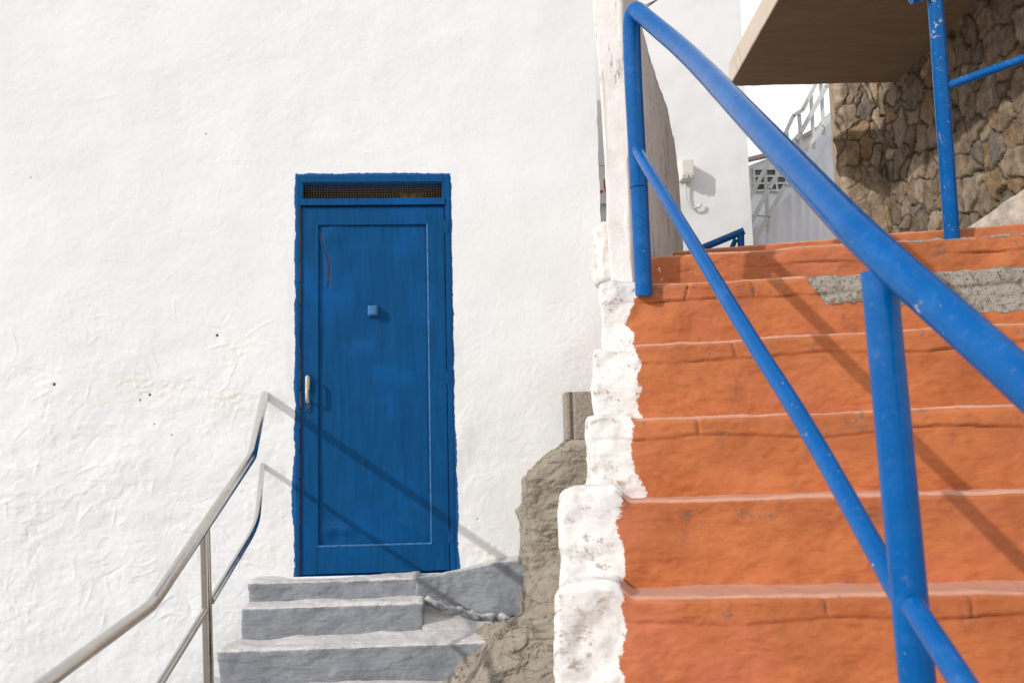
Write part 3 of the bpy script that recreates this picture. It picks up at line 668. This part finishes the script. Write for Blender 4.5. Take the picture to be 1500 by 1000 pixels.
# ================================================================== stainless handrail
sr = thing('steel_handrail', 'shiny stainless steel handrail beside the grey steps on the left', 'handrail')
SRR = .0205
e0 = onY(388, 578, YW+.0); 
top = [e0, P(369, 668, 4.30), P(222, 886, 3.2), P(62, 1003, 2.62)]; top.append(top[-1]+(top[-1]-top[-2])*.6)
t = MB(); t.tube(fillet(top, .035, 6), SRR, 26); t.build('top_rail', M['steel'], sr, True)
pj = P(300, 775, 3.72)
t = MB(); pbm = P(306, 1010, 3.72); pbb = pj+(pbm-pj)*1.0; pbb = pj+(pbm-pj)*((pj.z-.0)/(pj.z-pbm.z)); t.tube([pj, pbb], SRR*.92, 24); t.build('post', M['steel'], sr, True)
e1 = onY(384.5, 681, YW)
t = MB(); t.tube(fillet([e1, P(381, 720, 4.95), P(376, 770, 4.42), P(309, 880, 3.73)], .18, 8), .0135, 18); t.build('mid_rail', M['steel'], sr, True)
t = MB(); q0 = P(300, 895, 3.70); q1 = P(233, 1003, 3.32); t.tube([q0, q1, q1+(q1-q0)*1.2], .0135, 18); t.build('mid_rail', M['steel'], sr, True)
place(sr, pbb)

# ================================================================== balcony slab and stone wall, right
XS = P(1068, 125, 7.55).x; zsl = P(1068, 127, 7.55).z; yfar = P(1068, 127, 7.55).y
# the slab's sides run almost along the view, slightly to the left
vpd = ray(755, 690); vpd = Vector((vpd.x, vpd.y, 0)).normalized(); vpn = Vector((vpd.y, -vpd.x, 0))
def frame_block(o, L, Wd, Hh, name, mat, seed, res=.03, r=.012, amp=.008, parent=None, colr=None):
    p, n, Q = block(axis(0, Wd, res, r), axis(0, L, res, r), axis(0, Hh, res, r), r); p += n*(fbm(p, (2, 2, 4), 4, seed)*amp+fbm(p, (14, 14, 20), 3, seed+1)*amp*.35)[:, None]
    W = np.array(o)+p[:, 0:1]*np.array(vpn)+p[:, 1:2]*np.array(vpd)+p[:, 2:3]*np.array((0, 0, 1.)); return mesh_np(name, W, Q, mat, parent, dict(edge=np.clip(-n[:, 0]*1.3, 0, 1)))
Ls = 4.0; o_ = Vector((XS, yfar, zsl))-vpd*Ls
sl = frame_block(o_, Ls, 3.2, .18, 'balcony_slab', M['slab'], 71, .02)
tag(sl, 'thick raw concrete balcony slab jutting from the rubble stone wall', 'balcony'); recentre(sl, o_)
# stone wall: face looks left, end looks to the camera
sw = thing('stone_wall', 'brown rubble stone wall below the concrete balcony at the right', 'wall')
c0 = P(1290, 133, 7.9); c0 = Vector((c0.x, c0.y, 0)); zlo, zhi = EYE.z+.3, zsl+.45
def stones(us, vs, seed, size=(.17, .27), deep=1.):
    """heights and tints of irregular stones on a (u, v) grid"""
    rs = np.random.RandomState(seed); UU, VV = np.meshgrid(us, vs, indexing='ij'); f = np.stack([UU.ravel(), VV.ravel(), 0*UU.ravel()], 1)
    wu = UU.ravel()+fbm(f, 5, 3, seed)*.07; wv = VV.ravel()+fbm(f, 5, 3, seed+1)*.07
    C = []
    nu, nv = int((us[-1]-us[0])/size[0])+3, int((vs[-1]-vs[0])/size[1])+3
    for a in range(-1, nu):
        for b_ in range(-1, nv):
            C.append((us[0]+(a+.5+rs.uniform(-.42, .42))*size[0]+(b_ % 2)*size[0]*.5, vs[0]+(b_+.5+rs.uniform(-.4, .4))*size[1], rs.uniform(.0, .05)))
    for k in range(len(C)//2): C.append((rs.uniform(us[0], us[-1]), rs.uniform(vs[0], vs[-1]), -.02))
    C = np.array(C); best = np.full(len(wu), 9.); sec = best.copy(); idx = np.zeros(len(wu), int)
    for k, (cu_, cv_, b_) in enumerate(C):
        du_ = np.abs((wu-cu_)/size[0]); dv_ = np.abs((wv-cv_)/size[1]); d = .55*np.hypot(du_, dv_)+.45*np.maximum(du_*.9+dv_*.25, dv_*.9+du_*.25)-b_*2
        m1_ = d < best; sec = np.where(m1_, best, np.minimum(sec, d)); idx[m1_] = k; best = np.where(m1_, d, best)
    e = sec-best; tilt = rs.uniform(-1, 1, (len(C), 2))
    h = sst(0.02, .065, e)*.034*deep+fbm(f, (9, 9, 1), 4, seed+4)*.018+fbm(f, (40, 40, 1), 3, seed+5)*.012*sst(.16, .05, e)+((wu-C[idx, 0])*tilt[idx, 0]+(wv-C[idx, 1])*tilt[idx, 1])*.07*deep*sst(.02, .12, e)+rs.uniform(-.010, .010, len(C))[idx]*sst(.02, .2, e)
    pal = np.array([(.24, .19, .14), (.19, .15, .11), (.27, .22, .165), (.24, .17, .105), (.15, .13, .11), (.22, .165, .12), (.19, .15, .11)])
    tint = pal[rs.randint(0, len(pal), len(C))[idx]]*1.15*(1+rs.uniform(-.18, .18, len(C))[idx])[:, None]
    mort = sst(.055, .015, e)[:, None]; tint = tint*(1-mort)+np.array((.10, .075, .052))*mort
    return h, tint, UU, VV
us = np.arange(-.14, 4.6, .010); vs = np.arange(zlo, zhi+.01, .010)
h, tint, UU, VV = stones(us, vs, 5, (.27, .20))
corner = sst(.10, 0, UU.ravel())*.04
W = np.array(c0)-UU.ravel()[:, None]*np.array(vpd)-(h-.02)[:, None]*np.array(vpn); W[:, 2] = VV.ravel()
W += corner[:, None]*np.array(vpn)
mesh_np('side_face', W, grid_quads(len(us), len(vs), True), M['stone'], sw, cols=dict(tint=tint))
# end pier facing the stairs
us2 = np.arange(0, .40, .008)
pw0 = P(1231, 133, 7.95)
h, tint, UU, VV = stones(us2, vs, 17, (.19, .30), .45); h = .6*h*(1-.6*sst(EYE.z+2.4, EYE.z+1.8, VV.ravel()))
# lower part is rendered over
tint = tint*1.3; mm = sst(EYE.z+2.3, EYE.z+2.0, VV.ravel()+.2*UU.ravel()-.1)[:, None]; tint = tint*(1-mm)+np.array((.42, .33, .24))*mm
hx = P(1231, 133, 8.0); pwx = P(1292, 133, 8.0); wpier = (pwx-hx).length
UUr = UU.ravel()*(wpier/.39)
cx0 = Vector((c0.x, c0.y, 0))-vpn*wpier+vpd*.10
W = np.array(cx0)+UUr[:, None]*np.array(vpn)*1.10-(h+.0)[:, None]*np.array(vpd); W[:, 2] = VV.ravel()
W += (sst(.06, 0, UUr)*.05)[:, None]*np.array(vpd)+(fbm(np.stack([VV.ravel(), 0*UUr, 0*UUr], 1), (5, 1, 1), 4, 3)*.05*sst(.3, 0, UUr))[:, None]*np.array(vpn)
mesh_np('end_face', W, grid_quads(len(us2), len(vs)), M['stone'], sw, cols=dict(tint=tint))
core = MB(); o2 = Vector((c0.x, c0.y, 0)); a0 = o2+vpn*.05+vpd*.16-vpd*4.6; core.prism([(*(a0)[:2], zlo), (*(a0+vpn*2.5)[:2], zlo), (*(a0+vpn*2.5+vpd*4.9)[:2], zlo), (*(a0-vpn*.0+vpd*4.9)[:2], zlo)], (0, 0, zhi-zlo-.01))
a1 = cx0+vpn*.09+vpd*.10; core.prism([(*(a1)[:2], zlo), (*(a1+vpn*(wpier-.09))[:2], zlo), (*(a1+vpn*(wpier-.09)+vpd*.3)[:2], zlo), (*(a1+vpd*.3)[:2], zlo)], (0, 0, zhi-zlo-.02))
me_ = core.build('core', M['slab'], sw)
place(sw, (c0.x, c0.y, zlo))
# sloping concrete kerb at the foot of the wall
k0 = P(1395, 348, 5.3); k1 = P(1500, 277, 4.9); k2 = P(1500, 330, 4.9); kd = k1-k0
ke = k0+kd*1.6; kb_ = MB(); pp = [k0+Vector((0, 0, .01)), ke, Vector((ke.x, ke.y, k0.z-.3)), Vector((k0.x, k0.y, k0.z-.3))]
p, n, Q = block(axis(0, 1, .02, .01), axis(0, .55, .03, .01), axis(0, 1, .04, .01), .012)
A3, B3 = np.array(k0), np.array(ke); hz = np.array((vpn+vpd*.6).normalized())
W = A3+p[:, 0:1]*(B3-A3); zt2 = W[:, 2].copy(); W[:, 2] = (k0.z-.35)+(zt2-(k0.z-.35))*p[:, 2]; W += p[:, 1:2]*hz; W += n*(fbm(W, (5, 5, 5), 4, 81)*.03+fbm(W, (25, 25, 25), 3, 82)*.008)[:, None]
M['kerb'] = m_plain('pale_kerb_concrete', (.46, .40, .34), .9, .3, 14, 30, .01)
kb_ = mesh_np('kerb', W, Q, M['kerb']); tag(kb_, 'pale sloping concrete kerb at the foot of the stone wall', 'kerb'); recentre(kb_, k0)

# ================================================================== far white buildings
def at_y(px, py, Y): return onY(px, py, Y)
YA = 9.4
fa = thing('white_building', 'plain pale white building wall carrying a small meter box', 'building')
ax1 = at_y(1093, 130, YA).x; zg_ = EYE.z+.5
xsa = np.arange(-1.2, ax1+.001, .03); zsa = np.arange(zg_-.6, 7.6, .03); XX, ZZ = np.meshgrid(xsa, zsa, indexing='ij'); q3 = np.stack([XX.ravel(), ZZ.ravel(), 0*XX.ravel()], 1)
YY = YA-fbm(q3, (.9, .9, 1), 4, 3)*.03
mesh_np('wall', np.stack([XX.ravel(), YY, ZZ.ravel()], 1), grid_quads(len(xsa), len(zsa)), M['far'], fa)
b = MB(); b.box((-1.2, YA+.05, zg_-.6), (ax1-.004, YA+4, 7.59)); b.build('rear_wall', M['far'], fa)
place(fa, (0, YA, zg_-.6))
c = at_y(1003, 253, YA); eb = thing('meter_box', 'small cream meter box with white cable on the far wall', 'meter box')
b = MB(); b.box((c.x-.06, YA-.13, c.z-.095), (c.x+.058, YA+.01, c.z+.095)); b.build('housing', M['box'], eb, bevel=.008)
b = MB(); b.box((c.x-.052, YA-.146, c.z-.07), (c.x+.05, YA-.1305, c.z+.085)); b.build('cover', M['box'], eb, bevel=.004)
b = MB(); b.box((c.x-.035, YA-.150, c.z-.088), (c.x-.005, YA-.1465, c.z-.04)); b.box((c.x+.01, YA-.150, c.z-.088), (c.x+.03, YA-.1465, c.z-.04)); b.build('latch', M['whitemetal'], eb)
b = MB(); b.tube(fillet([at_y(1004, 268, YA-.04), at_y(1004, 290, YA-.04), at_y(1013, 306, YA-.04), at_y(1026, 303, YA-.04), at_y(1027, 297, YA-.04)], .05), .010, 10); b.build('cable', M['whitemetal'], eb, True)
place(eb, c)
# sign glimpsed in the gap
sg = thing('wall_sign', 'white sign with red lettering glimpsed in the gap beside the house', 'sign')
YS = 7.0; s0, s1 = onY(872, 243, YS), onY(905, 243, YS); zz0 = onY(880, 296, YS).z
b = MB(); b.box((s0.x-.02, YS, zz0), (s1.x+.25, YS+.015, s0.z)); b.build('board', M['signw'], sg, bevel=.002)
cu_ = bpy.data.curves.new('lettering', 'FONT'); cu_.body = '.U'; cu_.size = .135; cu_.extrude = .002; cu_.offset = .0035
to = bpy.data.objects.new('lettering', cu_); COL.objects.link(to)
dg = bpy.context.evaluated_depsgraph_get(); me_ = bpy.data.meshes.new_from_object(to.evaluated_get(dg)); bpy.data.objects.remove(to)
lo = bpy.data.objects.new('lettering', me_); COL.objects.link(lo); me_.materials.append(M['red'])
lp = onY(878, 282, YS-.004); lo.location = lp; lo.rotation_euler = (math.pi/2, 0, 0); lo.parent = sg
for za_, zb_ in ((s0.z+.001, s0.z+.012), (zz0-.012, zz0-.001)):
    b = MB(); b.box((s0.x-.03, YS-.006, za_), (s1.x+.26, YS+.02, zb_)); b.build('trim', M['far'], sg)
place(sg, (s0.x, YS, zz0))
# wall that carries the sign
b = MB(); b.box((onY(868, 0, 7.1).x-.3, 7.04, .6), (onY(893, 0, 7.1).x+.12, 7.2, 5.2)); gw = b.build('passage_wall', M['far'], bevel=.01)
tag(gw, 'narrow pale wall seen in the gap behind the white sign', 'wall'); recentre(gw, (onY(880, 0, 7.1).x, 7.1, .6))
# wires
for k, (a, c_) in enumerate((((905, 28), (975, -6)), ((925, 26), (992, -20)))):
    pa, pb2 = P(a[0], a[1], 6.2), P(c_[0], c_[1], 7.0); w_ = MB(); w_.tube([pa+(pa-pb2)*.05, pb2, pb2+(pb2-pa)*2.2], .004 if k else .0035, 6)
    o = w_.build('overhead_wire', M['black']); tag(o, ['thin dark overhead wire nearer the end of the blue handrail', 'thin dark overhead wire crossing the upper pale wall, the right one'][k], 'wire', 'overhead wires above the blue handrail'); recentre(o, pa)

# white outside stair with its metal balustrade
YB = 10.2
fs = thing('white_outside_stair', 'bright white corrugated wall with white metal balustrade climbing right', 'outside stair')
xw0, xw1 = onY(1060, 420, YB).x, onY(1262, 300, YB).x
xsb = np.arange(xw0, xw1, .012); topx = [onY(px, py, YB) for px, py in ((1060, 372), (1110, 330), (1150, 292), (1200, 232), (1236, 168), (1262, 120))]
tops = np.interp(xsb, [q_.x for q_ in topx], [q_.z for q_ in topx])
tv = np.linspace(0, 1, 40); XX, TT = np.meshgrid(xsb, tv, indexing='ij'); ZZ = (zg_-.6)+(tops[:, None]-(zg_-.6))*TT
q3 = np.stack([XX.ravel(), ZZ.ravel(), 0*XX.ravel()], 1)
YY = YB+.010*np.sin(XX.ravel()*58+fbm(q3, (4, .8, 1), 2, 2)*5)*sst(-.1, .2, gn(q3*np.array([2.5, .8, 1]), 4)+.2)+fbm(q3, (6, .9, 1), 3, 6)*.02
M['stairwall'] = m_house_plain('outside_stair_white', (.80, .81, .84), .002)
mesh_np('flank_wall', np.stack([XX.ravel(), YY, ZZ.ravel()], 1), grid_quads(len(xsb), 40), M['stairwall'], fs)
bk = MB(); bk.prism([(xw0, YB+.03, zg_-.6)]+[(q_.x, YB+.03, q_.z-.01) for q_ in topx]+[(xw1, YB+.03, zg_-.6)], (0, 1.2, 0)); bk.build('stair_body', M['stairwall'], fs)
def flat_bar(pts, name, w_, d_, par_):
    t = MB()
    for a, c_ in zip(pts[:-1], pts[1:]):
        dr = (c_-a); L = dr.length; dr.normalize(); up_ = Vector((0, 1, 0)).cross(dr).normalized()*-1
        if up_.z < 0: up_ = -up_
        V = []
        for e_ in (a-dr*.004, c_+dr*.004):
            for s1_, s2_ in ((-1, -1), (1, -1), (1, 1), (-1, 1)): V.append(e_+up_*s1_*w_/2+Vector((0, 1, 0))*s2_*d_/2)
        t.add(V, [(0, 1, 2, 3), (7, 6, 5, 4), (0, 4, 5, 1), (1, 5, 6, 2), (2, 6, 7, 3), (3, 7, 4, 0)])
    return t.build(name, M['whitemetal'], par_)
YR = 9.9
L1 = [onY(*q_, YR) for q_ in ((1064, 312), (1094, 299), (1119, 251), (1142, 214), (1162, 170), (1176, 161), (1190, 133), (1206, 100))]
L2 = [onY(*q_, YR) for q_ in ((1061, 345), (1098, 331), (1126, 277), (1147, 243), (1164, 205), (1172, 196), (1210, 128), (1226, 98))]
L3 = [onY(*q_, YR) for q_ in ((1104, 355), (1125, 318), (1150, 272), (1180, 220), (1205, 186), (1226, 158))]
for L_, w_, nm in ((L1, .036, 'handrail'), (L2, .042, 'rail'), (L3, .040, 'rail')): flat_bar(L_, nm, w_, .03, fs)
def rail_z(L_, x):
    return float(np.interp(x, [q_.x for q_ in L_], [q_.z for q_ in L_]))
for px in (1068, 1089, 1122, 1157, 1177, 1196, 1212):
    x = onY(px, 250, YR).x; zt_ = rail_z(L1, x)-.02; zb_ = rail_z(L3, x)-.10 if px > 1100 else rail_z(L2, x)-.16
    if px == 1122: zb_ = rail_z(L3, x)-.16
    b = MB(); b.box((x-.016, YR+.016, zb_), (x+.016, YR+.04, zt_)); b.build('baluster', M['whitemetal'], fs)
b = MB(); a, c_ = onY(1066, 313, YR+.05), onY(1122, 317, YR+.05); b.tube([a, c_], .009, 8); b.build('cross_bar', M['whitemetal'], fs)
b = MB(); c_ = onY(1226, 158, YR); b.box((c_.x, YR-.02, c_.z-.08), (c_.x+.035, YR+.05, c_.z+.09)); b.build('bracket', M['rust'], fs)
place(fs, (xw0, YB, zg_-.6))
# small house with green windows behind
YH = 12.5
hs = thing('small_white_house', 'small white house with dark green barred window beyond the balustrade', 'house')
pts = [onY(*q_, YH) for q_ in ((1040, 400), (1092, 245), (1101, 241), (1128, 231), (1206, 188), (1300, 186), (1300, 400))]
b = MB(); b.prism([(q_.x, YH, q_.z) for q_ in (pts[0], Vector((pts[0].x, 0, pts[1].z-.02)), pts[1])]+[(q_.x, YH, q_.z) for q_ in pts[2:]], (0, 3, 0)); b.build('wall', M['far'], hs)
b = MB(); b.prism([(pts[2].x-.2, YH-.12, pts[2].z-.01), (pts[3].x, YH-.12, pts[3].z), (pts[4].x, YH-.12, pts[4].z), (pts[4].x, YH-.12, pts[4].z+.05), (pts[3].x, YH-.12, pts[3].z+.05), (pts[2].x-.2, YH-.12, pts[2].z+.03)], (0, .118, 0)); b.build('roof_edge', M['terrace'], hs)
w0, w1 = onY(1103, 249, YH), onY(1153, 280, YH)
wn_ = MB(); wn_.box((w0.x, YH-.01, w1.z), (w1.x, YH-.003, w0.z)); win = wn_.build('window', M['glass'], hs)
b = MB()
for k in range(4):
    z = w1.z+(w0.z-w1.z)*k/3; b.box((w0.x-.02, YH-.045, z-.012), (w1.x+.02, YH-.012, z+.012))
for k in range(4):
    x = w0.x+(w1.x-w0.x)*k/3; b.box((x-.011, YH-.0465, w1.z-.02), (x+.011, YH-.0135, w0.z+.02))
b.build('window_grille', M['whitemetal'], win)
place(hs, (pts[0].x, YH, zg_-.6))

# ================================================================== ground
def sheet(name, xs_, ys_, z, mat, amp=.0, seed=1, label=None):
    X_, Y_ = np.meshgrid(xs_, ys_, indexing='ij'); q3 = np.stack([X_.ravel(), Y_.ravel(), 0*X_.ravel()], 1)
    o = mesh_np(name, np.stack([X_.ravel(), Y_.ravel(), z+fbm(q3, (.7, .7, 1), 3, seed)*amp], 1), grid_quads(len(xs_), len(ys_)), mat); o['kind'] = 'structure'; return o
gxs = np.concatenate([[-400, -120, -40, -18], np.linspace(-8, 8, 60), [18, 40, 120, 400]])
sheet('ground', gxs, gxs, -.01, M['ground'], .012)
# raised terrace the stairs lead to
tn = P(985, 372, 4.3); tz = P(985, 371, 4.12).z-.03
b = MB(); b.box((x1+.02, 4.75, -.2), (16, 16, tz-.02)); b.box((2.45, 3.4, -.2), (16, 4.749, tz-.05)); te = b.build('terrace', M['terrace']); te['kind'] = 'structure'

# ================================================================== light
SUN = Vector((1.65, 1.0, -.96)).normalized()
sl_ = bpy.data.lights.new('sun', 'SUN'); sl_.energy = 2.35; sl_.angle = math.radians(.8); sl_.color = (1, .955, .90)
so_ = bpy.data.objects.new('sun', sl_); COL.objects.link(so_); so_.rotation_euler = SUN.to_track_quat('-Z', 'Y').to_euler(); so_.location = (-8, -3, 9)
wd = bpy.data.worlds.new('World'); scene.world = wd; wd.use_nodes = True; nt = wd.node_tree
bg = nt.nodes['Background']; sky = nt.nodes.new('ShaderNodeTexSky'); sky.sky_type = 'NISHITA'; sky.sun_disc = False
sky.sun_elevation = math.asin(-SUN.z); sky.sun_rotation = math.atan2(-SUN.x, -SUN.y) % (2*math.pi); sky.dust_density = 4; sky.air_density = 1.0; sky.ozone_density = 1
# thin bright cloud veil over the sky
tcw = nt.nodes.new('ShaderNodeTexCoord'); nw = nt.nodes.new('ShaderNodeTexNoise'); nw.inputs['Scale'].default_value = 2.2; nw.inputs['Detail'].default_value = 6
nt.links.new(tcw.outputs['Generated'], nw.inputs['Vector'])
mr = nt.nodes.new('ShaderNodeMapRange'); mr.inputs[1].default_value = .3; mr.inputs[2].default_value = .7; mr.inputs[3].default_value = .86; mr.inputs[4].default_value = 1.; nt.links.new(nw.outputs[0], mr.inputs[0])
sx_ = nt.nodes.new('ShaderNodeSeparateXYZ'); nt.links.new(tcw.outputs['Generated'], sx_.inputs[0])
mz = nt.nodes.new('ShaderNodeMapRange'); mz.inputs[1].default_value = .42; mz.inputs[2].default_value = .85; mz.inputs[3].default_value = 1; mz.inputs[4].default_value = .35; nt.links.new(sx_.outputs[2], mz.inputs[0])
mm_ = nt.nodes.new('ShaderNodeMath'); mm_.operation = 'MULTIPLY'; nt.links.new(mr.outputs[0], mm_.inputs[0]); nt.links.new(mz.outputs[0], mm_.inputs[1])
mx = nt.nodes.new('ShaderNodeMix'); mx.data_type = 'RGBA'; nt.links.new(mm_.outputs[0], mx.inputs[0]); nt.links.new(sky.outputs[0], mx.inputs[6]); mx.inputs[7].default_value = (9.6, 9.7, 9.9, 1)
nt.links.new(mx.outputs[2], bg.inputs[0]); bg.inputs[1].default_value = .112
scene.view_settings.view_transform = 'Standard'; scene.view_settings.look = 'None'; scene.view_settings.gamma = 1; scene.view_settings.exposure = .18
